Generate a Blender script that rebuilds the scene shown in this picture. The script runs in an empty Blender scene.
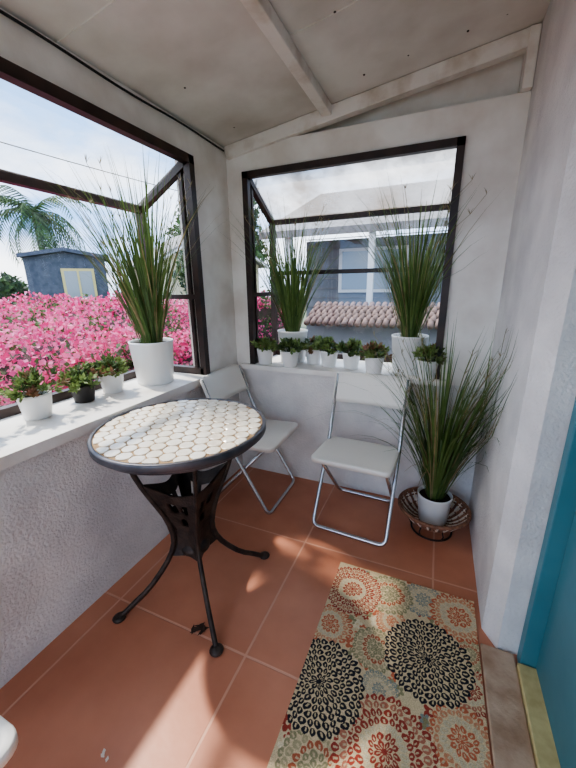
import bpy, math, random
import numpy as np
from mathutils import Vector, Matrix
random.seed(7); np.random.seed(7)
H=1.27
XL,XR,YB=-1.213,0.27,1.955
SILL=0.78; WTOP=1.90
def ceil_z(x): return 2.04+0.14*(x-XL)

# ---------------- materials ----------------
def lin(c):
    return tuple(((v/255)/12.92 if v/255<=0.04045 else ((v/255+0.055)/1.055)**2.4) for v in c)+(1.0,)
def new_mat(name):
    m=bpy.data.materials.new(name); m.use_nodes=True
    nt=m.node_tree; return m,nt,nt.nodes['Principled BSDF']
def mat(name,c,rough=0.5,metal=0.0,c2=None,scale=8,bump=0.0,bscale=60,detail=4,lo=0.35,hi=0.65,coat=0,trans=0):
    m,nt,b=new_mat(name); N=nt.nodes; L=nt.links
    b.inputs['Roughness'].default_value=rough; b.inputs['Metallic'].default_value=metal
    if coat: b.inputs['Coat Weight'].default_value=coat
    b.inputs['Base Color'].default_value=lin(c)
    tc=N.new('ShaderNodeTexCoord'); r=None
    if c2:
        n=N.new('ShaderNodeTexNoise'); n.inputs['Scale'].default_value=scale; n.inputs['Detail'].default_value=detail
        L.new(tc.outputs['Object'],n.inputs['Vector'])
        r=N.new('ShaderNodeValToRGB'); r.color_ramp.elements[0].position=lo; r.color_ramp.elements[1].position=hi
        r.color_ramp.elements[0].color=lin(c); r.color_ramp.elements[1].color=lin(c2)
        L.new(n.outputs['Fac'],r.inputs['Fac']); L.new(r.outputs['Color'],b.inputs['Base Color'])
    if bump:
        n=N.new('ShaderNodeTexNoise'); n.inputs['Scale'].default_value=bscale; n.inputs['Detail'].default_value=5
        L.new(tc.outputs['Object'],n.inputs['Vector'])
        bp=N.new('ShaderNodeBump'); bp.inputs['Strength'].default_value=bump; bp.inputs['Distance'].default_value=0.01
        L.new(n.outputs['Fac'],bp.inputs['Height']); L.new(bp.outputs['Normal'],b.inputs['Normal'])
    if trans:
        t=N.new('ShaderNodeBsdfTranslucent'); mx=N.new('ShaderNodeMixShader'); mx.inputs[0].default_value=trans
        if r: L.new(r.outputs['Color'],t.inputs['Color'])
        else: t.inputs['Color'].default_value=lin(c)
        L.new(b.outputs[0],mx.inputs[1]); L.new(t.outputs[0],mx.inputs[2]); L.new(mx.outputs[0],N['Material Output'].inputs['Surface'])
    return m
M={}
M['stucco']=mat('white_stucco',(238,235,232),0.85,c2=(214,211,209),scale=4,detail=8,bump=0.6,bscale=95)
M['paint']=mat('white_paint',(242,239,233),0.5,c2=(222,215,206),scale=5,detail=8,bump=0.15,bscale=30)
M['ceil']=mat('ceiling_sheet',(230,226,220),0.6,c2=(192,184,174),scale=2.5,detail=8,bump=0.15,bscale=12,lo=0.4,hi=0.72)
M['beamp']=mat('beam_paint',(234,229,222),0.6,c2=(196,182,166),scale=9,detail=8,bump=0.3,bscale=40,lo=0.45,hi=0.75)
M['frame']=mat('window_frame_black',(40,28,25),0.4,c2=(62,44,38),scale=12)
M['potw']=mat('white_pot_glaze',(238,237,234),0.35,coat=0.2)
M['potb']=mat('dark_pot',(44,40,38),0.5)
M['soil']=mat('soil',(52,38,28),0.95,bump=1,bscale=120)
M['g1']=mat('blade_green',(116,138,78),0.5,c2=(84,110,54),scale=14,trans=0.25)
M['g2']=mat('blade_dark_green',(62,88,46),0.5,c2=(86,110,58),scale=14,trans=0.25)
M['g3']=mat('blade_straw',(166,152,112),0.6,c2=(128,116,80),scale=14,trans=0.25)
M['l1']=mat('leaf_green',(140,158,94),0.5,c2=(106,128,68),scale=30,trans=0.25)
M['l2']=mat('leaf_dark',(68,90,52),0.5,c2=(94,112,64),scale=30,trans=0.25)
M['l3']=mat('leaf_red',(144,96,80),0.5,c2=(120,106,68),scale=30,trans=0.25)
M['chairw']=mat('chair_white_plastic',(240,236,228),0.4)
M['chrome']=mat('chair_tube_metal',(200,202,206),0.25,metal=0.9)
M['iron']=mat('cast_iron',(44,37,35),0.5,metal=0.3,c2=(76,64,56),scale=20,bump=0.3,bscale=90)
M['rim']=mat('table_rim_metal',(74,74,80),0.4,metal=0.5,c2=(98,96,100),scale=15)
M['wick']=mat('wicker_brown',(156,110,84),0.7,c2=(110,74,56),scale=50)
M['wickl']=mat('wicker_pale',(226,212,196),0.7)
M['wire']=mat('wire_dark',(60,46,40),0.5,metal=0.4)
M['teal']=mat('teal_door_paint',(84,136,148),0.5,c2=(74,126,138),scale=4,bump=0.1,bscale=20)
M['wood']=mat('worn_wood',(164,132,106),0.7,c2=(204,178,154),scale=10,bump=0.3,bscale=50)
M['yellow']=mat('yellow_paint',(214,202,148),0.5,c2=(190,172,122),scale=20)
M['dark']=mat('dark_rubber',(20,20,20),0.6)
M['debris']=mat('dry_leaf',(60,40,28),0.8)
M['paper']=mat('paint_chip',(226,214,200),0.8)

def glass(name,dirt=0.0,tint=(1,1,1),dc=(0.8,0.78,0.75),lo=0.2):
    m=bpy.data.materials.new(name); m.use_nodes=True; nt=m.node_tree; N=nt.nodes; L=nt.links
    N.clear(); o=N.new('ShaderNodeOutputMaterial'); t=N.new('ShaderNodeBsdfTransparent'); t.inputs['Color'].default_value=(*tint,1)
    g=N.new('ShaderNodeBsdfGlossy'); g.inputs['Roughness'].default_value=0.02
    x=N.new('ShaderNodeMixShader'); x.inputs[0].default_value=0.06
    L.new(t.outputs[0],x.inputs[1]); L.new(g.outputs[0],x.inputs[2])
    if dirt:
        d=N.new('ShaderNodeBsdfTranslucent'); d2=N.new('ShaderNodeBsdfDiffuse'); 
        dm=N.new('ShaderNodeMixShader'); dm.inputs[0].default_value=0.45; L.new(d.outputs[0],dm.inputs[1]); L.new(d2.outputs[0],dm.inputs[2])
        tc=N.new('ShaderNodeTexCoord'); n=N.new('ShaderNodeTexNoise'); n.inputs['Scale'].default_value=4; n.inputs['Detail'].default_value=9; n.inputs['Roughness'].default_value=0.65
        L.new(tc.outputs['Object'],n.inputs['Vector'])
        cr=N.new('ShaderNodeValToRGB'); cr.color_ramp.elements[0].position=0.38; cr.color_ramp.elements[1].position=0.62
        cr.color_ramp.elements[0].color=(dc[0]*.5,dc[1]*.42,dc[2]*.34,1); cr.color_ramp.elements[1].color=(*dc,1)
        n3=N.new('ShaderNodeTexNoise'); n3.inputs['Scale'].default_value=2.2; n3.inputs['Detail'].default_value=6; L.new(tc.outputs['Object'],n3.inputs['Vector']); L.new(n3.outputs['Fac'],cr.inputs['Fac'])
        L.new(cr.outputs['Color'],d.inputs['Color']); L.new(cr.outputs['Color'],d2.inputs['Color'])
        r=N.new('ShaderNodeMapRange'); r.inputs['From Min'].default_value=0.35; r.inputs['From Max'].default_value=0.65
        r.inputs['To Min'].default_value=dirt*lo; r.inputs['To Max'].default_value=dirt
        L.new(n.outputs['Fac'],r.inputs['Value'])
        y=N.new('ShaderNodeMixShader'); L.new(r.outputs['Result'],y.inputs[0]); L.new(x.outputs[0],y.inputs[1]); L.new(dm.outputs[0],y.inputs[2])
        L.new(y.outputs[0],o.inputs['Surface'])
    else: L.new(x.outputs[0],o.inputs['Surface'])
    return m
M['glass']=glass('window_glass')
M['glasstop']=glass('dirty_top_glass',0.28)
M['glassback']=glass('dirty_top_glass_back',0.9,dc=(0.72,0.68,0.64),lo=0.4)

def floor_mat():
    m,nt,b=new_mat('terracotta_floor'); N=nt.nodes; L=nt.links
    tc=N.new('ShaderNodeTexCoord'); 
    n=N.new('ShaderNodeTexNoise'); n.inputs['Scale'].default_value=3.5; n.inputs['Detail'].default_value=8; L.new(tc.outputs['Object'],n.inputs['Vector'])
    r=N.new('ShaderNodeValToRGB'); r.color_ramp.elements[0].position=0.3; r.color_ramp.elements[1].position=0.7
    r.color_ramp.elements[0].color=lin((184,118,90)); r.color_ramp.elements[1].color=lin((208,142,112))
    L.new(n.outputs['Fac'],r.inputs['Fac'])
    br=N.new('ShaderNodeTexBrick'); br.offset=0; br.inputs['Scale'].default_value=1; br.inputs['Brick Width'].default_value=0.61; br.inputs['Row Height'].default_value=0.61
    br.inputs['Mortar Size'].default_value=0.005; br.inputs['Mortar Smooth'].default_value=0.3
    mp=N.new('ShaderNodeMapping'); mp.inputs['Location'].default_value=(0.515,-0.165,0)
    L.new(tc.outputs['Object'],mp.inputs['Vector']); L.new(mp.outputs['Vector'],br.inputs['Vector'])
    mx=N.new('ShaderNodeMix'); mx.data_type='RGBA'; L.new(br.outputs['Fac'],mx.inputs['Factor']); L.new(r.outputs['Color'],mx.inputs['A']); mx.inputs['B'].default_value=lin((212,158,132))
    L.new(mx.outputs['Result'],b.inputs['Base Color'])
    bp=N.new('ShaderNodeBump'); bp.inputs['Strength'].default_value=0.5; bp.inputs['Distance'].default_value=0.004; bp.invert=True
    L.new(br.outputs['Fac'],bp.inputs['Height'])
    n2=N.new('ShaderNodeTexNoise'); n2.inputs['Scale'].default_value=30; L.new(tc.outputs['Object'],n2.inputs['Vector'])
    b2=N.new('ShaderNodeBump'); b2.inputs['Strength'].default_value=0.12; b2.inputs['Distance'].default_value=0.005
    L.new(n2.outputs['Fac'],b2.inputs['Height']); L.new(bp.outputs['Normal'],b2.inputs['Normal']); L.new(b2.outputs['Normal'],b.inputs['Normal'])
    b.inputs['Roughness'].default_value=0.4
    return m
M['floor']=floor_mat()
M['grout']=mat('mosaic_grout_base',(176,148,110),0.8,c2=(146,118,86),scale=30)
M['tilew']=mat('mosaic_white_stone',(244,238,224),0.3,c2=(234,222,202),scale=18,coat=0.2)

# ---------------- mesh builder ----------------
class MB:
    def __init__(s): s.v=[];s.f=[];s.m=[];s.sm=[];s.mats=[]
    def mi(s,k):
        if k not in s.mats: s.mats.append(k)
        return s.mats.index(k)
    def add(s,vs,fs,k,smooth=False):
        o=len(s.v); s.v+= [tuple(p) for p in vs]; i=s.mi(k)
        for f in fs: s.f.append(tuple(o+a for a in f)); s.m.append(i); s.sm.append(smooth)
    def box(s,a,b,k):
        x0,y0,z0=a;x1,y1,z1=b
        if x0>x1:x0,x1=x1,x0
        if y0>y1:y0,y1=y1,y0
        if z0>z1:z0,z1=z1,z0
        vs=[(x0,y0,z0),(x1,y0,z0),(x1,y1,z0),(x0,y1,z0),(x0,y0,z1),(x1,y0,z1),(x1,y1,z1),(x0,y1,z1)]
        s.add(vs,[(0,3,2,1),(4,5,6,7),(0,1,5,4),(1,2,6,5),(2,3,7,6),(3,0,4,7)],k)
    def prism(s,poly,z0,z1,k):
        n=len(poly); vs=[(x,y,z0) for x,y in poly]+[(x,y,z1) for x,y in poly]
        s.add(vs,[tuple(range(n))[::-1],tuple(range(n,2*n))]+[(i,(i+1)%n,n+(i+1)%n,n+i) for i in range(n)],k)
    def beam(s,p,q,w,h,k,up=(0,0,1)):
        p=Vector(p);q=Vector(q);d=(q-p).normalized();up=Vector(up)
        if abs(d.dot(up))>0.98: up=Vector((1,0,0))
        r=d.cross(up).normalized(); u=r.cross(d)
        vs=[]
        for c in (p,q):
            for a,b in ((-1,-1),(1,-1),(1,1),(-1,1)): vs.append(c+r*a*w/2+u*b*h/2)
        s.add(vs,[(0,3,2,1),(4,5,6,7),(0,1,5,4),(1,2,6,5),(2,3,7,6),(3,0,4,7)],k)
    def tube(s,pts,r,k,seg=8,closed=False,rs=None,flat=1.0):
        P=[Vector(p) for p in pts]; n=len(P); vs=[]; 
        up=None
        for i in range(n):
            if closed: t=(P[(i+1)%n]-P[i-1]).normalized()
            else: t=(P[min(i+1,n-1)]-P[max(i-1,0)]).normalized()
            if up is None:
                a=Vector((0,0,1)) if abs(t.z)<0.9 else Vector((1,0,0)); up=(a-t*a.dot(t)).normalized()
            else:
                up=(up-t*up.dot(t)); up=up.normalized() if up.length>1e-6 else Vector((1,0,0))
            b=t.cross(up); rr=rs[i] if rs else r
            for j in range(seg):
                an=2*math.pi*j/seg; vs.append(P[i]+up*math.cos(an)*rr+b*math.sin(an)*rr*flat)
        fs=[]
        for i in range(n if closed else n-1):
            for j in range(seg):
                a=i*seg+j;b2=i*seg+(j+1)%seg;c=((i+1)%n)*seg+(j+1)%seg;d=((i+1)%n)*seg+j; fs.append((a,b2,c,d))
        if not closed: fs+= [tuple(range(seg))[::-1],tuple((n-1)*seg+j for j in range(seg))]
        s.add(vs,fs,k,True)
    def lathe(s,prof,k,c=(0,0,0),seg=40,smooth=True):
        vs=[];n=len(prof)
        for r,z in prof:
            for j in range(seg):
                a=2*math.pi*j/seg; vs.append((c[0]+r*math.cos(a),c[1]+r*math.sin(a),c[2]+z))
        fs=[(i*seg+j,i*seg+(j+1)%seg,(i+1)*seg+(j+1)%seg,(i+1)*seg+j) for i in range(n-1) for j in range(seg)]
        s.add(vs,fs,k,smooth)
    def disc(s,r,z,k,c=(0,0),seg=40):
        s.add([(c[0]+r*math.cos(2*math.pi*j/seg),c[1]+r*math.sin(2*math.pi*j/seg),z) for j in range(seg)],[tuple(range(seg))],k)
    def build(s,name,loc=(0,0,0),rot=0,bevel=0):
        me=bpy.data.meshes.new(name); me.from_pydata(s.v,[],s.f)
        for k in s.mats: me.materials.append(M[k])
        me.polygons.foreach_set('material_index',s.m); me.polygons.foreach_set('use_smooth',s.sm); me.update()
        o=bpy.data.objects.new(name,me); bpy.context.collection.objects.link(o); o.location=loc; o.rotation_euler=(0,0,rot)
        if bevel:
            b=o.modifiers.new('bevel','BEVEL'); b.width=bevel; b.segments=2; b.limit_method='ANGLE'
        return o

# ---------------- room shell ----------------
YF=-1.3
b=MB(); b.box((-1.4,YF,-0.1),(0.5,2.1,0),'floor'); b.build('floor')
WY0,WY1=0.25,1.62
b=MB()
b.box((XL-0.1,YF,0),(XL,YB,SILL-0.04),'stucco')
b.box((XL-0.1,YF,WTOP),(XL,YB,ceil_z(XL)-0.005),'paint')
b.box((XL-0.1,WY1,SILL-0.04),(XL,YB,WTOP),'paint')
b.box((XL-0.1,0.05,SILL-0.04),(XL,WY0,WTOP),'paint')
b.build('wall_left')
WX0,WX1=-1.105,0.043
b=MB()
b.box((XL-0.1,YB,0),(XR+0.12,YB+0.1,SILL-0.03),'stucco')
b.box((XL-0.1,YB,WTOP),(XR+0.12,YB+0.1,2.03),'paint')
b.box((XL-0.1,YB,SILL-0.03),(WX0,YB+0.1,WTOP),'paint')
b.box((WX1,YB,SILL-0.03),(XR+0.12,YB+0.1,WTOP),'paint')
zr=ceil_z(XR+0.12); yt=YB+0.075
b.add([(XL,yt,2.02),(XR+0.12,yt,2.02),(XR+0.12,yt,zr),(XL,yt,ceil_z(XL)),
       (XL,YB+0.1,2.02),(XR+0.12,YB+0.1,2.02),(XR+0.12,YB+0.1,zr),(XL,YB+0.1,ceil_z(XL))],
      [(0,1,2,3),(7,6,5,4),(0,3,7,4),(1,5,6,2),(3,2,6,7),(0,4,5,1)],'paint')
b.build('wall_back')
b=MB()
b.prism([(XR,YB+0.1),(XR,1.21),(0.312,1.14),(0.40,1.15),(0.44,1.15),(0.44,YB+0.1)],0,2.28,'stucco')
b.box((XR,YF,2.10),(0.44,1.14,2.28),'stucco')
b.box((XR,YF,0),(0.44,0.22,2.10),'stucco')
b.build('wall_right')
b=MB()
x0,x1=XL-0.1,0.5
b.add([(x0,YF,ceil_z(x0)),(x1,YF,ceil_z(x1)),(x1,YB+0.12,ceil_z(x1)),(x0,YB+0.12,ceil_z(x0)),
       (x0,YF,ceil_z(x0)+.03),(x1,YF,ceil_z(x1)+.03),(x1,YB+0.12,ceil_z(x1)+.03),(x0,YB+0.12,ceil_z(x0)+.03)],
      [(0,3,2,1),(4,5,6,7),(0,1,5,4),(1,2,6,5),(2,3,7,6),(3,0,4,7)],'ceil')
for xx in (-1.05,-0.85,-0.42,-0.2,0.0,0.15):
    for yy in (-0.6,-0.1,0.45,0.95,1.4,1.8):
        b.lathe([(0.0,-0.003),(0.004,-0.002),(0.005,0.001)],'iron',(xx+random.uniform(-.03,.03),yy,ceil_z(xx)),8)
for yy,ya,yb_ in ((1.12,XL,-0.62),(1.55,-0.58,XR)):
    b.beam((ya,yy,ceil_z(ya)-0.002),(yb_,yy,ceil_z(yb_)-0.002),0.30,0.005,'ceil')
b.build('ceiling')
b=MB()
b.beam((-0.6,YF,ceil_z(-0.6)-0.022),(-0.6,1.93,ceil_z(-0.6)-0.022),0.05,0.045,'beamp')
b.build('ceiling_beam',bevel=0.004)
b=MB()
b.beam((XL+0.01,YB-0.0,ceil_z(XL+0.01)-0.035),(XR-0.01,YB-0.0,ceil_z(XR-0.01)-0.035),0.05,0.065,'beamp')
b.build('ceiling_beam',bevel=0.004)
b=MB(); b.box((XR-0.04,YB-0.03,2.032),(XR-0.002,YB+0.07,2.24),'beamp'); b.build('trim_1',bevel=0.003)
SF=XL+0.032
b=MB(); b.prism([(XL-0.35,WY0+0.005),(XL-0.0005,WY0+0.005),(XL-0.0005,0.1),(SF,0.1),(SF,YB-0.06),(XL-0.0005,YB-0.06),(XL-0.0005,WY1-0.005),(XL-0.35,WY1-0.005)],SILL-0.04,SILL,'paint'); b.build('trim_left_sill')
b=MB(); b.prism([(WX0-0.06,YB-0.045),(WX1+0.03,YB-0.045),(WX1+0.03,YB-0.001),(WX1-0.005,YB-0.001),(WX1-0.005,YB+0.345),(WX0+0.005,YB+0.345),(WX0+0.005,YB-0.001),(WX0-0.06,YB-0.001)],SILL-0.03,SILL,'paint'); b.build('trim_back_sill')

def garden_window(name,fm,L,depth,mid,top,fw=0.034):
    b=MB(); zt=WTOP; zo=1.685; z0=SILL+0.0
    e=fw/2
    def bm(p,q,w=fw,h=fw): b.beam(fm(*p),fm(*q),w,h,'frame')
    bm((0,0.0,zt-e),(L,0.0,zt-e)); bm((e,0,z0),(e,0,zt)); bm((L-e,0,z0),(L-e,0,zt))
    bm((0,depth,zo),(L,depth,zo)); bm((0,depth,z0+e),(L,depth,z0+e))
    for u in (e,L-e):
        bm((u,depth,z0),(u,depth,zo)); bm((u,0,zt-e),(u,depth,zo)); bm((u,0,z0+e),(u,depth,z0+e)); 
        bm((u,0,1.22),(u,depth,1.22),0.025,0.025)
        bm((u,0.055,z0),(u,0.055,zt-0.045),0.02,0.02)
    if mid: 
        bm((0,depth,1.356),(L,depth,1.356),0.026,0.026)
    def pane(pts,k): b.add([fm(*p) for p in pts],[(0,1,2,3)],k)
    pane([(0,depth,z0),(L,depth,z0),(L,depth,zo),(0,depth,zo)],'glass')
    pane([(e,0,z0),(e,depth,z0),(e,depth,zo),(e,0,zt)],'glass')
    pane([(L-e,0,z0),(L-e,depth,z0),(L-e,depth,zo),(L-e,0,zt)],'glass')
    pane([(0,0,zt),(0,depth,zo),(L,depth,zo),(L,0,zt)],top)
    b.build(name)
garden_window('window_1',lambda u,w,z:(XL-w,WY0+u,z),WY1-WY0,0.35,False,'glasstop',0.038)
garden_window('window_2',lambda u,w,z:(WX0+u,YB+w,z),WX1-WX0,0.34,True,'glassback',0.034)

b=MB(); b.tube([(XL+0.012,y,2.015+0.004*math.sin(y*9)) for y in np.linspace(YF+.1,YB-0.04,40)],0.005,'dark',6); b.build('wall_cable')

b=MB()
b.box((0.415,0.26,0.03),(0.455,1.095,2.06),'teal')
for z0,z1 in ((0.15,0.8),(0.95,1.9)):
    for y0,y1 in ((0.34,0.64),(0.74,1.03)):
        b.box((0.408,y0,z0),(0.416,y1,z1),'teal'); 
b.build('door_1',bevel=0.004)
b=MB(); b.box((0.372,1.10,0.0),(0.46,1.139,2.1),'teal'); b.box((0.372,0.22,0),(0.46,0.258,2.1),'teal'); b.box((0.372,0.258,2.065),(0.46,1.10,2.1),'teal'); b.build('trim_door_frame',bevel=0.003)
b=MB(); b.box((0.258,0.1,0),(0.362,1.135,0.014),'wood'); b.box((0.363,0.26,0),(0.43,1.095,0.028),'yellow'); b.build('door_threshold',bevel=0.004)

# ---------------- rug ----------------
def rug():
    X0,X1,Y0,Y1=-0.31,0.252,0.40,1.32
    nx,ny=430,700
    xs=np.linspace(X0,X1,nx); ys=np.linspace(Y0,Y1,ny); gx,gy=np.meshgrid(xs,ys)
    rng=np.random.RandomState(3)
    base=np.array([208,188,152.]); C=np.ones(gx.shape+(3,))*base
    blk=(34,32,40); red=(158,66,52); org=(192,108,76); olive=(144,138,104); gray=(136,142,134); crm=(220,206,174)
    meds=[(-.09,.97,.085,olive,0),(.215,.955,.08,red,0),(-.06,.84,.06,gray,0),(.22,1.08,.06,olive,0),(-.05,1.1,.06,org,0),(-.27,1.0,.09,org,0),(.06,1.25,.085,gray,0),
          (-.075,1.225,.10,olive,0),(.19,1.22,.11,org,0),(-.225,1.19,.125,red,0),(.185,.80,.10,org,0),(.23,.62,.12,olive,0),(-.19,.575,.11,olive,0),(.10,.50,.11,blk,1),(-.16,.44,.12,red,0),
          (-.02,.69,.15,red,0),(-.245,.79,.152,blk,1),(.083,1.005,.15,blk,1)]
    for i in range(300):
        cx,cy=rng.uniform(X0,X1),rng.uniform(Y0,Y1); r=rng.uniform(.012,.026); c=[red,olive,org,gray,olive,crm][rng.randint(6)]
        d=np.hypot(gx-cx,gy-cy); a=np.arctan2(gy-cy,gx-cx)
        m=(d<r*(0.55+0.45*np.abs(np.cos(a*2.5+i)))) & (d>r*0.25)
        C[m]=c
    for mi,(cx,cy,r,c,k) in enumerate(meds):
        wx=gx+0.003*np.sin(gy*70+mi)+0.003*np.sin(gx*110); wy=gy+0.003*np.sin(gx*65+mi*2)
        d=np.hypot(wx-cx,wy-cy); a=np.arctan2(wy-cy,wx-cx)
        ins=d<r*(0.95+0.07*np.cos(a*16+mi))
        C[ins]=base
        nr=7 if r>.11 else 5
        for ring in range(nr):
            n=int((8,13,18,22,26,30,34)[ring]*(1 if r>.11 else .85)); r0=r*(ring*0.94/nr+0.05); r1=r0+r*1.12/nr
            ph=(a*n/(2*math.pi)+ (ring%2)*0.5+mi*.13)%1-0.5
            t=(d-r0)/(r1-r0)
            w=0.45*np.clip(1-np.abs(2*t-0.7)**1.8,0,1)
            m=(t>0)&(t<1)&(np.abs(ph)<w)
            inner=(t>0.1)&(t<0.5)&(np.abs(ph)<0.11)
            cc=np.array(c,float)
            if not k and ring==2: cc=np.array((crm if c!=olive else org),float)*0.9
            if not k and ring==nr-2: cc=cc*0.6+base*0.4
            C[m]=cc; C[inner&m]=base*0.95
        C[d<r*0.05]=c
    C*= (1+rng.normal(0,0.07,gx.shape))[...,None]
    C=np.clip(C,0,255)/255
    Cl=np.where(C<=0.04045,C/12.92,((C+0.055)/1.055)**2.4)
    z=0.008+rng.normal(0,0.0005,gx.shape)
    vs=np.stack([gx,gy,z],-1).reshape(-1,3)
    idx=np.arange(nx*ny).reshape(ny,nx)
    f=np.stack([idx[:-1,:-1],idx[:-1,1:],idx[1:,1:],idx[1:,:-1]],-1).reshape(-1,4)
    vl=vs.tolist(); fl=f.tolist()
    o=len(vl); vl+= [[X0,Y0,0.0005],[X1,Y0,0.0005],[X1,Y1,0.0005],[X0,Y1,0.0005]]
    me=bpy.data.meshes.new('floral_rug'); 
    fl+= [[o,o+1]+[int(i) for i in idx[0,::-1]], [o+1,o+2]+[int(i) for i in idx[::-1,-1]],[o+2,o+3]+[int(i) for i in idx[-1,:]],[o+3,o]+[int(i) for i in idx[:,0]]]
    me.from_pydata(vl,[],fl)
    at=me.color_attributes.new('weave','FLOAT_COLOR','POINT')
    col=np.ones((len(vl),4)); col[:nx*ny,:3]=Cl.reshape(-1,3); col[nx*ny:,:3]=0.2
    at.data.foreach_set('color',col.ravel())
    m,nt,bs=new_mat('woven_rug'); a=nt.nodes.new('ShaderNodeVertexColor'); a.layer_name='weave'
    nt.links.new(a.outputs['Color'],bs.inputs['Base Color']); bs.inputs['Roughness'].default_value=0.95
    me.materials.append(m); ob=bpy.data.objects.new('floral_rug',me); bpy.context.collection.objects.link(ob)
rug()

# ---------------- plants ----------------
def blade(b,p0,az,tilt,bend,L,w,k,lim,n=8,pz=None):
    p=Vector(p0); out=Vector((math.cos(az),math.sin(az),0)); side=Vector((-math.sin(az),math.cos(az),0)); vs=[];ang=tilt
    for i in range(n+1):
        t=i/n; ww=w*(1-t**2.2)*(0.55+0.45*min(1,t*4)) if i<n else 0.0003
        q=lim(Vector(p))
        vs+=[q-side*ww/2,q+side*ww/2]
        ang+=bend/n*(0.3+1.4*t)
        p=p+(out*math.sin(ang)+Vector((0,0,1))*math.cos(ang))*L/n
    b.add(vs,[(2*i,2*i+1,2*i+3,2*i+2) for i in range(n)],k,True)
def pot_geo(b,r,h,k,c=(0,0,0),taper=0.82):
    b.lathe([(0,0.0),(r*taper*0.97,0.0),(r*taper,0.004),(r*0.985,h-0.012),(r,h-0.01),(r,h-0.001),(r-0.003,h),(r-0.007,h-0.002),(r-0.009,h-0.02)],k,c)
    b.disc(r-0.009,c[2]+h-0.02,'soil',(c[0],c[1]))
def grass_plant(name,loc,r,h,n,Lr,lim,seed,lean=(0,0),maxb=1.5,tl=0.32,wd=(0.006,0.0105)):
    rnd=random.Random(seed); b=MB(); pot_geo(b,r,h,'potw')
    lw=lambda v:(lim(v+Vector(loc))-Vector(loc))
    for i in range(n):
        az=rnd.uniform(0,6.283); 
        dx,dy=math.cos(az)+lean[0]*rnd.random(),math.sin(az)+lean[1]*rnd.random(); az2=math.atan2(dy,dx)
        rr=r*0.45*math.sqrt(rnd.random()); L=rnd.uniform(*Lr)
        k=rnd.choices(['g1','g2','g3'],[5,4,1.3])[0]
        tilt=rnd.uniform(0.02,tl); bend=rnd.uniform(0.1,0.7) if rnd.random()<0.75 else rnd.uniform(0.7,maxb)
        blade(b,(rr*math.cos(az),rr*math.sin(az),h-0.03),az2,tilt,bend,L,rnd.uniform(*wd),k,lw)
    for i in range(12):
        az=rnd.uniform(0,6.283); p=Vector((0,0,h-0.03)); out=Vector((math.cos(az),math.sin(az),0)); ang=rnd.uniform(.05,.25); pts=[]
        L=Lr[1]*rnd.uniform(.75,.93)
        for j in range(9): pts.append(lw(p.copy())); ang+=0.02+0.012*j; p=p+(out*math.sin(ang)+Vector((0,0,1))*math.cos(ang))*L/8
        b.tube(pts,0.001,'g3',4)
        for j in range(5,9):
            for s in range(4):
                a2=rnd.uniform(0,6.28); blade(b,pts[j],a2,0.5,0.6,0.035,0.003,'g3',lambda v:v,3)
    return b.build(name,loc)
def bayL(v):
    v.x=max(v.x,-1.53); zt=1.86-(XL-v.x)*0.62 if v.x<XL else 1.95
    v.z=min(v.z,zt-0.02); v.y=min(v.y,1.58 if v.x<XL else 1.9); return v
def bayB(v):
    v.y=min(v.y,2.265); 
    zt=1.86-(v.y-YB)*0.62 if v.y>YB else 1.95
    v.z=min(v.z,zt-0.02)
    if v.y>YB-0.03: v.x=max(min(v.x,WX1-0.04),WX0+0.04)
    return v
def rightc(v):
    v.x=min(v.x,XR-0.012); v.y=min(v.y,YB-0.03); v.z=max(v.z,0.02); return v
grass_plant('potted_grass',(-1.375,1.375,SILL),0.112,0.225,260,(0.45,0.92),bayL,1,lean=(0.2,-1.6),maxb=0.9,tl=0.4)
grass_plant('potted_grass',(-0.87,2.11,SILL),0.10,0.21,220,(0.45,0.88),bayB,2,lean=(0,-0.3),maxb=1.0,tl=0.36)
grass_plant('potted_grass',(-0.13,2.05,SILL),0.10,0.215,220,(0.45,0.88),bayB,3,lean=(-0.1,-0.3),maxb=1.0,tl=0.36)
grass_plant('potted_grass',(0.078,1.74,0.063),0.086,0.155,280,(0.5,1.02),rightc,4,lean=(0.3,-1.0),maxb=1.7,tl=0.38)

def small_plant(name,loc,r,h,seed,potk='potw',red=0.1,spread=1.0):
    rnd=random.Random(seed); b=MB(); pot_geo(b,r,h,potk,taper=0.78)
    R=r*1.7*spread
    for i in range(46):
        az=rnd.uniform(0,6.283); el=rnd.uniform(0.1,1.5); rad=R*rnd.uniform(0.55,1.0)
        c=Vector((math.cos(az)*math.cos(el)*rad,math.sin(az)*math.cos(el)*rad,h-0.005+math.sin(el)*rad*0.75))
        root=Vector((c.x*0.25,c.y*0.25,h-0.02)); b.tube([root,(root+c)/2+Vector((0,0,0.008)),c],0.0012,'l2',4)
        axis=(c-root).normalized(); k0=rnd.choices(['l1','l2','l3'],[6,4,red*10])[0]
        for j in range(11):
            a=j*2.399+rnd.random(); t=rnd.uniform(0.2,1.0)
            u=axis.cross(Vector((0.3,0.2,1))).normalized(); w=axis.cross(u)
            d=(u*math.cos(a)+w*math.sin(a))*(1.1-0.5*t)+axis*(0.4+0.6*t); d.normalize()
            s0=c-axis*0.03*(1-t); L=rnd.uniform(0.022,0.036); sd=d.cross(axis); 
            if sd.length<1e-3: continue
            sd=sd.normalized()*L*0.24; nn=d.cross(sd).normalized()*L*0.08
            b.add([s0,s0+d*L*.45+sd+nn,s0+d*L,s0+d*L*.45-sd+nn,s0+d*L*.45],[(0,4,1),(1,4,2),(0,3,4),(4,3,2)],k0)
    return b.build(name,loc)
small_plant('small_potted_plant',(-1.43,0.57,SILL),0.058,0.10,11)
small_plant('small_potted_plant',(-1.43,0.79,SILL),0.060,0.10,12,red=0.12,spread=1.25)
small_plant('small_potted_plant',(-1.44,1.00,SILL),0.052,0.08,13,'potb',spread=1.3)
small_plant('small_potted_plant',(-1.44,1.155,SILL),0.057,0.10,14,spread=1.15)
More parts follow.
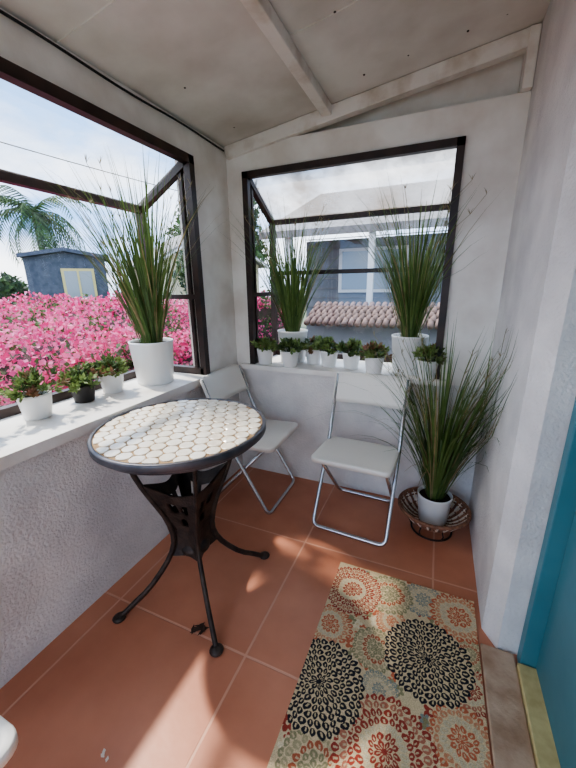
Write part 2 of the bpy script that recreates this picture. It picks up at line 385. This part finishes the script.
for i,(x,y) in enumerate([(-1.015,1.985),(-.83,1.965),(-.715,2.09),(-.60,2.05),(-.456,2.04),(-.305,1.955),(-.022,1.95)]):
    small_plant('small_potted_plant',(x,y,SILL),0.055,0.10,20+i,red=0.3 if i in (5,6) else 0.05,spread=1.12)

# wicker stand
b=MB(); 
def ring(r,z,rad,k,n=48): b.tube([(r*math.cos(2*math.pi*i/n),r*math.sin(2*math.pi*i/n),z) for i in range(n)],rad,k,6,True)
prof=[(0.03,0.055),(0.08,0.055),(0.10,0.062),(0.13,0.085),(0.155,0.115),(0.17,0.135)]
for r,z in prof[1:]: ring(r,z,0.005,'wick')
ring(0.172,0.138,0.009,'wick'); ring(0.165,0.128,0.006,'wick')
for i in range(44):
    a=2*math.pi*i/44; b.tube([(r*math.cos(a),r*math.sin(a),z) for r,z in prof],0.0066,'wick' if i%2 else 'wickl',5)
b.lathe([(0,0.05),(0.085,0.05),(0.085,0.056),(0,0.056)],'wick')
ring(0.10,0.005,0.005,'wire')
for i in range(6):
    a=2*math.pi*i/6; b.tube([(0.10*math.cos(a),0.10*math.sin(a),0.005),(0.115*math.cos(a),0.115*math.sin(a),0.035),(0.098*math.cos(a),0.098*math.sin(a),0.06)],0.0035,'wire',6)
b.build('wicker_plant_stand',(0.078,1.74,0))

# ---------------- folding chair ---------------- (faces -Y locally, origin floor centre)
def chair(loc,rot):
    b=MB(); w=0.195; r=0.0105
    def rounded(pts,rad=0.04,n=5):
        P=[Vector(p) for p in pts]; out=[P[0]]
        for i in range(1,len(P)-1):
            a=(P[i-1]-P[i]); c=(P[i+1]-P[i]); ra=min(rad,a.length/2,c.length/2)
            s=P[i]+a.normalized()*ra; e=P[i]+c.normalized()*ra
            for j in range(n+1):
                t=j/n; out.append(s*(1-t)**2+P[i]*2*t*(1-t)+e*t*t)
        out.append(P[-1]); return out
    fr=rounded([(-w,0.20,0.775),(-w+0.0,0.06,0.43),(-w,-0.19,0.012),(w,-0.19,0.012),(w,0.06,0.43),(w,0.20,0.775)])
    b.tube(fr,r,'chrome',10)
    w2=w-0.026
    fr=rounded([(-w2,-0.17,0.415),(-w2,0.20,0.012),(w2,0.20,0.012),(w2,-0.17,0.415)])
    b.tube(fr,r*0.95,'chrome',10)
    b.tube([(-w2,-0.165,0.41),(w2,-0.165,0.41)],0.006,'chrome',8)
    def slab(x0,x1,y0,y1,fz,th,rad,k='chairw'):
        pts=[]
        for cx,cy,a0 in ((x1-rad,y1-rad,0),(x0+rad,y1-rad,90),(x0+rad,y0+rad,180),(x1-rad,y0+rad,270)):
            for j in range(6):
                a=math.radians(a0+j*18); pts.append((cx+rad*math.cos(a),cy+rad*math.sin(a)))
        n=len(pts); c=((x0+x1)/2,(y0+y1)/2)
        rings=[(1,-th),(1,-0.003),(0.985,0),(0.9,-0.0005),(0.8,-0.004),(0.5,-0.006),(0.2,-0.006)]
        vs=[]
        for s,dz in rings:
            for x,y in pts:
                X=c[0]+(x-c[0])*s; Y=c[1]+(y-c[1])*s; vs.append((X,Y,fz(Y)+dz))
        fs=[(i*n+j,i*n+(j+1)%n,(i+1)*n+(j+1)%n,(i+1)*n+j) for i in range(len(rings)-1) for j in range(n)]
        fs+= [tuple(range(n))[::-1],tuple((len(rings)-1)*n+j for j in range(n))]
        b.add(vs,fs,k,True)
    slab(-w-0.006,w+0.006,-0.225,0.10,lambda y:0.435-(y+0.2)*0.04,0.024,0.035)
    n=14; zs=np.linspace(0,1,7); vs=[]; 
    for side in (0,1):
        for t in zs:
            for i in range(n+1):
                u=-1+2*i/n; x=u*(w+0.012); z=0.625+t*0.16
                cr=0.012*max(0,(abs(u)-0.86)/0.14)**2
                if t>0.5: z-=cr
                else: z+=cr
                y=0.137+(z-0.625)*0.40+0.018*(1-u*u)+side*0.016
                vs.append((x,y-0.008,z))
    S=(n+1)*7; fs=[]
    for k in range(6):
        for i in range(n):
            a=k*(n+1)+i; fs.append((a,a+1,a+n+2,a+n+1)); fs.append((S+a,S+a+n+1,S+a+n+2,S+a+1))
    for i in range(n):
        fs.append((i,S+i,S+i+1,i+1)); a=6*(n+1)+i; fs.append((a,a+1,S+a+1,S+a))
    for k in range(6):
        a=k*(n+1); fs.append((a,a+n+1,S+a+n+1,S+a)); a+=n; fs.append((a,S+a,S+a+n+1,a+n+1))
    b.add(vs,fs,'chairw',True)
    b.build('folding_chair',loc,rot)
chair((-0.314,1.695,0),math.radians(-3))
chair((-0.965,1.69,0),math.radians(90))
chair((-0.868,-0.01,0),math.radians(180))

# ---------------- bistro table ----------------
def table(cx,cy,R,zt):
    b=MB()
    b.lathe([(0,zt-0.022),(R-0.012,zt-0.022),(R-0.012,zt-0.003)],'rim',seg=64)
    b.disc(R-0.01,zt-0.004,'grout',seg=64)
    b.lathe([(R-0.014,zt-0.02),(R-0.014,zt-0.001),(R-0.011,zt+0.001),(R-0.002,zt),(R,zt-0.006),(R,zt-0.024),(R-0.004,zt-0.028),(R-0.03,zt-0.028)],'rim',seg=72)
    b.lathe([(R-0.03,zt-0.028),(R-0.022,zt-0.032),(R-0.022,zt-0.044),(R-0.03,zt-0.048),(R-0.06,zt-0.046),(R-0.06,zt-0.028)],'rim',seg=72)
    s=0.0305; rnd=random.Random(5)
    dx=s*math.sqrt(3); dy=s*1.5
    for j in range(-12,13):
        for i in range(-12,13):
            x=(i+(j%2)*0.5)*dx; y=j*dy; d=math.hypot(x,y)
            if d>R-0.016+s*0.4: continue
            pts=[]
            ss=s*0.87
            for k in range(6):
                a=math.radians(60*k+30)
                for da in (-0.22,0.22):
                    px=x+ss*0.95*math.cos(a+da)+rnd.uniform(-.0014,.0014); py=y+ss*0.95*math.sin(a+da)+rnd.uniform(-.0014,.0014)
                    q=math.hypot(px,py)
                    if q>R-0.018: px*=(R-0.018)/q; py*=(R-0.018)/q
                    pts.append((px,py))
            n=12
            zz=zt+rnd.uniform(-.0005,.0008)
            c=(sum(p[0] for p in pts)/n,sum(p[1] for p in pts)/n)
            vs=[(p[0],p[1],zt-0.004) for p in pts]+[(p[0],p[1],zz-0.001) for p in pts]+[(c[0]+(p[0]-c[0])*.92,c[1]+(p[1]-c[1])*.92,zz) for p in pts]
            fs=[(k,(k+1)%n,n+(k+1)%n,n+k) for k in range(n)]+[(n+k,n+(k+1)%n,2*n+(k+1)%n,2*n+k) for k in range(n)]+[tuple(range(2*n,3*n))]
            b.add(vs,fs,'tilew')
    def rad(z):
        pts=[(0,.325),(.012,.315),(.04,.265),(.09,.195),(.16,.125),(.24,.078),(.32,.075),(.42,.115),(.52,.165),(.60,.195),(.66,.21),(.735,.225)]
        for (z0,r0),(z1,r1) in zip(pts,pts[1:]):
            if z<=z1:
                t=(z-z0)/(z1-z0); return r0+(r1-r0)*t
        return pts[-1][1]
    angs=[math.radians(a) for a in (-127,-42,53,142)]
    zs=[.0105,.014,.03,.05,.07,.1,.14,.18,.22,.26,.30,.35,.40,.45,.50,.55,.60,.65,.70,zt-0.03]
    for a in angs:
        ca,sa=math.cos(a),math.sin(a)
        pr=[rad(z) for z in zs]; 
        for _ in range(2): pr=[pr[0]]+[(pr[i-1]+2*pr[i]+pr[i+1])/4 for i in range(1,len(pr)-1)]+[pr[-1]]
        P=[(r*ca,r*sa,z) for r,z in zip(pr,zs)]
        b.tube(P,0.010,'iron',8,rs=[0.012 if z<0.4 else 0.010 for z in zs],flat=0.8)
        b.lathe([(0,0),(0.024,0),(0.026,0.006),(0.018,0.013),(0.006,0.02),(0,0.02)],'iron',(pr[0]*ca*1.02,pr[0]*sa*1.02,0),14)
    zz=list(np.linspace(0.20,0.56,22)); nu=18
    for q in range(4):
        a0=angs[q]; a1=angs[(q+1)%4]; 
        if a1<a0: a1+=2*math.pi
        vs=[]
        for i,z in enumerate(zz):
            r=rad(z); p0=Vector((r*math.cos(a0),r*math.sin(a0),z)); p1=Vector((r*math.cos(a1),r*math.sin(a1),z)); mid=Vector((0,0,z))
            for j in range(nu+1):
                u=j/nu; p=p0.lerp(p1,u); p=p.lerp(mid,0.25*math.sin(math.pi*u)); 
                top=0.05*math.sin(math.pi*u) if z>0.35 else 0
                p.z-=top*((z-0.35)/0.21 if z>0.35 else 0); vs.append(p)
        fs=[]
        for i in range(len(zz)-1):
            for j in range(nu):
                u=(j+.5)/nu-.5; v=(zz[i]+zz[i+1])/2
                if ((abs(u)-.17)/0.12)**2+((v-0.46)/0.04)**2<1 or (u/0.17)**2+((v-0.36)/0.03)**2<1: continue
                a=i*(nu+1)+j; fs.append((a,a+1,a+nu+2,a+nu+1))
        b.add(vs,fs,'iron',True)
        off=[(Vector(p)+Vector((-math.cos((a0+a1)/2),-math.sin((a0+a1)/2),0))*0.008) for p in vs]
        b.add(off,[f[::-1] for f in fs],'iron',True)
    b.lathe([(0,0.19),(0.05,0.192),(0.062,0.205),(0.062,0.225),(0.03,0.25),(0,0.25)],'iron',seg=24)
    b.lathe([(0.2,zt-0.03),(0.235,zt-0.03),(0.235,zt-0.036),(0.2,zt-0.036),(0.2,zt-0.03)],'iron',seg=40)
    b.build('bistro_table',(cx,cy,0))
table(-0.86,0.965,0.32,0.766)

b=MB(); rnd=random.Random(2)
for i in range(12):
    c=Vector((rnd.uniform(-.02,.02),rnd.uniform(-.012,.012),rnd.uniform(0.001,.008))); a=rnd.uniform(0,6.28); d=Vector((math.cos(a),math.sin(a),.1))*0.02; s=Vector((-math.sin(a),math.cos(a),.3))*0.007
    b.add([c-d,c+s,c+d,c-s],[(0,1,2,3)],'debris')
b.build('dry_leaf_debris',(-0.73,0.79,0.002))
b=MB()
for i in range(4):
    c=Vector((rnd.uniform(-.02,.02),rnd.uniform(-.012,.012),0.001)); a=rnd.uniform(0,6.28); d=Vector((math.cos(a),math.sin(a),.05))*0.008; s=Vector((-math.sin(a),math.cos(a),.1))*0.005
    b.add([c-d,c+s,c+d,c-s],[(0,1,2,3)],'paper')
b.build('paint_chips',(-0.75,0.38,0.001))

# ---------------- exterior ----------------
M['pink1']=mat('bougainvillea_pink',(222,80,136),0.6,c2=(202,52,112),scale=3,trans=0.3)
M['pink2']=mat('bougainvillea_light',(236,132,170),0.6,c2=(228,104,152),scale=3,trans=0.3)
M['hedge']=mat('hedge_leaf',(66,94,50),0.7,c2=(92,116,62),scale=5,trans=0.2)
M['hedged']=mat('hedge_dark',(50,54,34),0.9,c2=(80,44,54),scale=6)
M['tree1']=mat('tree_leaf',(58,88,48),0.7,c2=(84,112,60),scale=3,trans=0.2)
M['tree2']=mat('tree_leaf_dark',(32,56,34),0.7,c2=(48,74,42),scale=3,trans=0.2)
M['trunk']=mat('trunk_bark',(110,98,86),0.9,c2=(80,70,60),scale=12)
M['slate']=mat('slate_siding',(86,92,106),0.8,c2=(66,74,88),scale=6)
M['cream']=mat('cream_wall',(180,170,140),0.8)
M['whit']=mat('exterior_white',(206,206,204),0.7)
M['porchwall']=mat('porch_siding',(128,130,134),0.8,c2=(106,110,116),scale=2)
M['rooft']=mat('grey_roof',(136,134,132),0.8,c2=(116,112,110),scale=8)
M['terra']=mat('terracotta_roof_tile',(124,100,92),0.8,c2=(102,82,76),scale=14)
M['grd']=mat('ground',(112,110,94),0.95,c2=(80,94,60),scale=1.5)
M['pane']=mat('house_window_pane',(140,150,156),0.15)
M['yel']=mat('yellow_trim',(196,184,128),0.6)
b=MB(); b.box((-60,-30,-0.75),(40,60,-0.7),'grd'); b.build('ground')
def bougain():
    b=MB(); rng=np.random.RandomState(4)
    def top(x,y): return 0.74+0.27*np.clip((y-1.2)/2.5,0,1)+0.07*np.sin(x*2.3+y*1.3)+0.06*np.sin(y*3.1-x)+0.05*np.sin(9*x+5*y)
    xs=np.linspace(-7,-2.1,30); ys=np.linspace(-1.5,4.9,50); vs=[];fs=[]
    for y in ys:
        for x in xs: vs.append((x,y,float(top(x,y))-0.09))
    n=len(xs)
    for j in range(len(ys)-1):
        for i in range(n-1): a=j*n+i; fs.append((a,a+1,a+n+1,a+n))
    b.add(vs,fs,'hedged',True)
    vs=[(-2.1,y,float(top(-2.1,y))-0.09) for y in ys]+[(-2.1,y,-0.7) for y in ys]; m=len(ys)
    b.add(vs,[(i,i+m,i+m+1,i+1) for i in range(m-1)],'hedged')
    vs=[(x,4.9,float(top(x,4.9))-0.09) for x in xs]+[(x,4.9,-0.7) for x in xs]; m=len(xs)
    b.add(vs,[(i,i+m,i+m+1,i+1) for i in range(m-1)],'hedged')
    N=56000
    u=rng.rand(N); x=-2.0-5*u**1.6; y=rng.uniform(-1.5,4.9,N); z=top(x,y)+rng.uniform(-.14,.07,N)+0.06*(rng.rand(N)**6)
    fr=rng.rand(N)<0.15; x[fr]=-2.05+rng.uniform(-.08,.08,fr.sum()); z[fr]=rng.uniform(0,1,fr.sum())*1.1-.2
    patch=np.sin(x*3.1+1)*np.sin(y*2.7)+0.5*np.sin(x*7+y*6)
    d1=rng.normal(size=(N,3)); d1/=np.linalg.norm(d1,axis=1)[:,None]
    d2=rng.normal(size=(N,3)); d2=np.cross(d1,d2); d2/=np.linalg.norm(d2,axis=1)[:,None]
    s=rng.uniform(0.013,0.023,N)*(1+0.15*(-x-2))
    r=rng.rand(N)
    for i in range(N):
        green = r[i]<(0.14 if patch[i]>-0.5 else 0.65)
        k='hedge' if green else ('pink1' if rng.rand()<0.5 else 'pink2')
        c=np.array((x[i],y[i],z[i])); a=d1[i]*s[i]; q=d2[i]*s[i]*0.8
        b.add([c-a,c+q,c+a,c-q],[(0,1,2,3)],k)
    b.build('bougainvillea_hedge')
bougain()
def leafball(b,c,rx,ry,rz,n,s,ks,rng):
    for i in range(n):
        d=rng.normal(size=3); d/=np.linalg.norm(d); rr=rng.uniform(0.65,1.05)*(1+0.15*math.sin(5*d[0]+4*d[2]))
        p=np.array(c)+d*rr*np.array((rx,ry,rz)); a=rng.normal(size=3); a/=np.linalg.norm(a); q=np.cross(a,d)+0.01; q/=np.linalg.norm(q); ss=s*rng.uniform(.6,1.3)
        b.add([p-a*ss,p+q*ss*.6,p+a*ss,p-q*ss*.6],[(0,1,2,3)],ks[rng.randint(len(ks))])
rng=np.random.RandomState(9)
def tree(loc,h,balls,n,s,ks):
    b=MB(); b.tube([(0,0,-0.7),(0.1,0,h*0.4),(0,0.05,h*0.8)],0.15,'trunk',8,rs=[.2,.15,.08])
    for (x,y,z,r) in balls: leafball(b,(x,y,z),r,r,r*.9,n,s,ks,rng)
    b.build('leafy_tree',loc)
tree((-10.6,14.8,0),4,[(0,0,3.6,1.6),(1.1,.5,5.2,1.5),(1.4,.6,3.2,1.4),(.2,.3,6.6,1.1)],1300,0.18,['tree1','tree2'])
tree((-4.7,6.4,0),2,[(0,0,1.6,.6),(0.35,.35,1.35,.5)],900,0.08,['tree2','tree1'])
tree((-22,9.5,0),2,[(0,0,1.3,1.3),(-1.5,-1,1.0,1.3),(1.6,1.6,1.1,1.1),(-3,-2,1.2,1.4)],900,0.16,['tree1','tree2'])
def palm(loc,h,R):
    b=MB(); b.tube([(0,0,-0.7),(0.1,0,h*.5),(0,0,h)],0.12,'trunk',8,rs=[.2,.14,.12])
    for i in range(30):
        az=i*2.4; el=rng.uniform(-0.3,1.2); p=np.array((0,0,h)); ang=el; pts=[]
        for j in range(11):
            pts.append(p.copy()); ang-=0.2; p=p+np.array((math.cos(az)*math.cos(ang),math.sin(az)*math.cos(ang),math.sin(ang)))*R/10
        b.tube(pts,0.015,'tree1',4)
        side=np.array((-math.sin(az),math.cos(az),0))
        for j in range(1,11):
            for sg in (-1,1):
                for o in (0,.5):
                    c=pts[j]*(1-o)+pts[j-1]*o; L=R*0.3*(1-abs(j-4)/9)
                    fw=(pts[j]-pts[j-1]); fw/=np.linalg.norm(fw); t=c+side*sg*L*.7+fw*L*.5+np.array((0,0,-L*.55)); w=fw*0.045
                    b.add([c-w,c+w,t],[(0,1,2)],'tree2' if rng.rand()<.5 else 'tree1')
    b.build('palm_tree',loc)
palm((-17.2,11.2,0),4.6,2.9)
def house(name,loc,rot,w,d,z1,zr,wall,roof,wins,eave=0.25,trim='whit'):
    b=MB(); b.box((-w/2,-d/2,-0.7),(w/2,d/2,z1),wall)
    for y in (-d/2,d/2): b.add([(-w/2,y,z1),(w/2,y,z1),(0,y,zr)],[(0,1,2)],wall)
    for sg in (-1,1):
        k=(zr-z1)/(w/2); xe=sg*(w/2+eave); ze=z1-k*eave
        b.beam((0,-d/2-eave,zr+.03),(xe,-d/2-eave,ze+.03),0.04,0.12,trim,up=(0,-1,0))
        P=[(0,-d/2-eave,zr+.05),(xe,-d/2-eave,ze+.05),(xe,d/2+eave,ze+.05),(0,d/2+eave,zr+.05)]
        b.add(P+[(a,c,e+.08) for a,c,e in P],[(0,1,2,3),(7,6,5,4),(0,4,5,1),(1,5,6,2),(2,6,7,3),(3,7,4,0)],roof)
    for (x0,x1,za,zb,kp) in wins:
        b.box((x0-.08,-d/2-.05,za-.08),(x1+.08,-d/2,zb+.08),kp); b.box((x0,-d/2-.06,za),(x1,-d/2-.04,zb),'pane')
        b.box(((x0+x1)/2-.03,-d/2-.08,za),((x0+x1)/2+.03,-d/2-.05,zb),kp)
    b.build(name,loc,rot)
house('neighbor_house',(-12.2,8.8,0),math.radians(50),2.3,2.0,2.25,2.45,'slate','slate',[(-.1,0.7,0.95,1.85,'yel')],eave=0.12,trim='slate')
house('neighbor_house',(-8.2,10.6,0),math.radians(62),3.6,3.0,2.0,3.0,'cream','rooft',[(-.6,.5,0.9,1.7,'whit')])
b=MB()
b.box((-2.2,6.0,-0.7),(3.0,6.2,2.0),'porchwall')
for i in range(13): b.box((-2.2,5.98,0.1+i*0.16),(3.0,6.0,0.11+i*0.16),'rooft')
b.box((-1.6,5.94,1.15),(-0.5,6.0,1.85),'whit'); b.box((-1.54,5.93,1.2),(-1.08,5.95,1.8),'pane'); b.box((-1.02,5.93,1.2),(-.56,5.95,1.8),'pane')
b.box((0.1,5.94,1.15),(1.1,6.0,1.85),'whit'); b.box((0.16,5.93,1.2),(1.04,5.95,1.8),'pane')
b.add([(-2.6,5.0,1.95),(3.2,5.0,1.95),(3.2,8,3.1),(-2.6,8,3.1),(-2.6,5.0,2.05),(3.2,5.0,2.05),(3.2,8,3.2),(-2.6,8,3.2)],[(0,3,2,1),(4,5,6,7),(0,1,5,4),(1,2,6,5),(2,3,7,6),(3,0,4,7)],'rooft')
b.box((-2.2,5.05,-0.7),(-2.1,5.15,2.0),'whit'); b.box((-0.95,5.05,-0.7),(-0.87,5.13,2.0),'whit'); b.box((1.0,5.05,-0.7),(1.08,5.13,2.0),'whit')
b.build('neighbor_porch_house')
b=MB()
b.box((-1.35,3.75,-0.7),(1.5,3.9,0.86),'porchwall')
for r in range(5):
    for i in range(40):
        x=-1.33+i*0.071+(r%2)*0.02; z=0.87+r*0.036; y=3.62+r*0.08
        b.tube([(x,y,z),(x,y+0.12,z+0.045)],0.031,'terra',8)
b.build('tile_topped_garden_wall')
b=MB(); b.tube([(-14,y,6.2-0.5*math.sin(math.pi*(y+10)/40)+0.04*y) for y in np.linspace(-10,30,30)],0.02,'dark',5); b.build('power_line')

# ---------------- light ----------------
w=bpy.data.worlds.new('World'); bpy.context.scene.world=w; w.use_nodes=True; N=w.node_tree.nodes; L=w.node_tree.links
bg=N['Background']; tc=N.new('ShaderNodeTexCoord'); mp=N.new('ShaderNodeMapping'); mp.inputs['Scale'].default_value=(1,1,2.4)
n=N.new('ShaderNodeTexNoise'); n.inputs['Scale'].default_value=2.2; n.inputs['Detail'].default_value=7; n.inputs['Roughness'].default_value=0.55
r=N.new('ShaderNodeValToRGB'); r.color_ramp.elements[0].position=0.38; r.color_ramp.elements[1].position=0.62
r.color_ramp.elements[0].color=lin((128,170,222)); r.color_ramp.elements[1].color=lin((242,245,250))
L.new(tc.outputs['Generated'],mp.inputs['Vector']); L.new(mp.outputs['Vector'],n.inputs['Vector']); L.new(n.outputs['Fac'],r.inputs['Fac']); L.new(r.outputs['Color'],bg.inputs['Color'])
bg.inputs['Strength'].default_value=1.6
sd=bpy.data.lights.new('sun','SUN'); sd.energy=2.2; sd.angle=math.radians(2.2); sd.color=(1,0.95,0.87)
so=bpy.data.objects.new('sun',sd); bpy.context.collection.objects.link(so)
so.rotation_euler=Vector((1.0,-0.22,-1.5)).to_track_quat('-Z','Y').to_euler(); so.location=(-5,1,6)

# ---------------- camera ----------------
cd=bpy.data.cameras.new('cam'); cam=bpy.data.objects.new('cam',cd); bpy.context.collection.objects.link(cam)
rr=Vector((0.9199,0.3921,-0.0141)); uu=Vector((-0.0951,0.2578,0.9615)); ff=Vector((-0.3806,0.8831,-0.2744))
m=Matrix((( rr.x,uu.x,-ff.x),(rr.y,uu.y,-ff.y),(rr.z,uu.z,-ff.z)))
cam.rotation_euler=m.to_euler(); cam.location=(0,0,H)
cd.sensor_fit='VERTICAL'; cd.sensor_height=24; cd.lens=24*343.3/768; cd.clip_start=0.01
bpy.context.scene.camera=cam
vs=bpy.context.scene.view_settings; vs.view_transform='AgX'; vs.look='AgX - Medium High Contrast'; vs.exposure=1.3
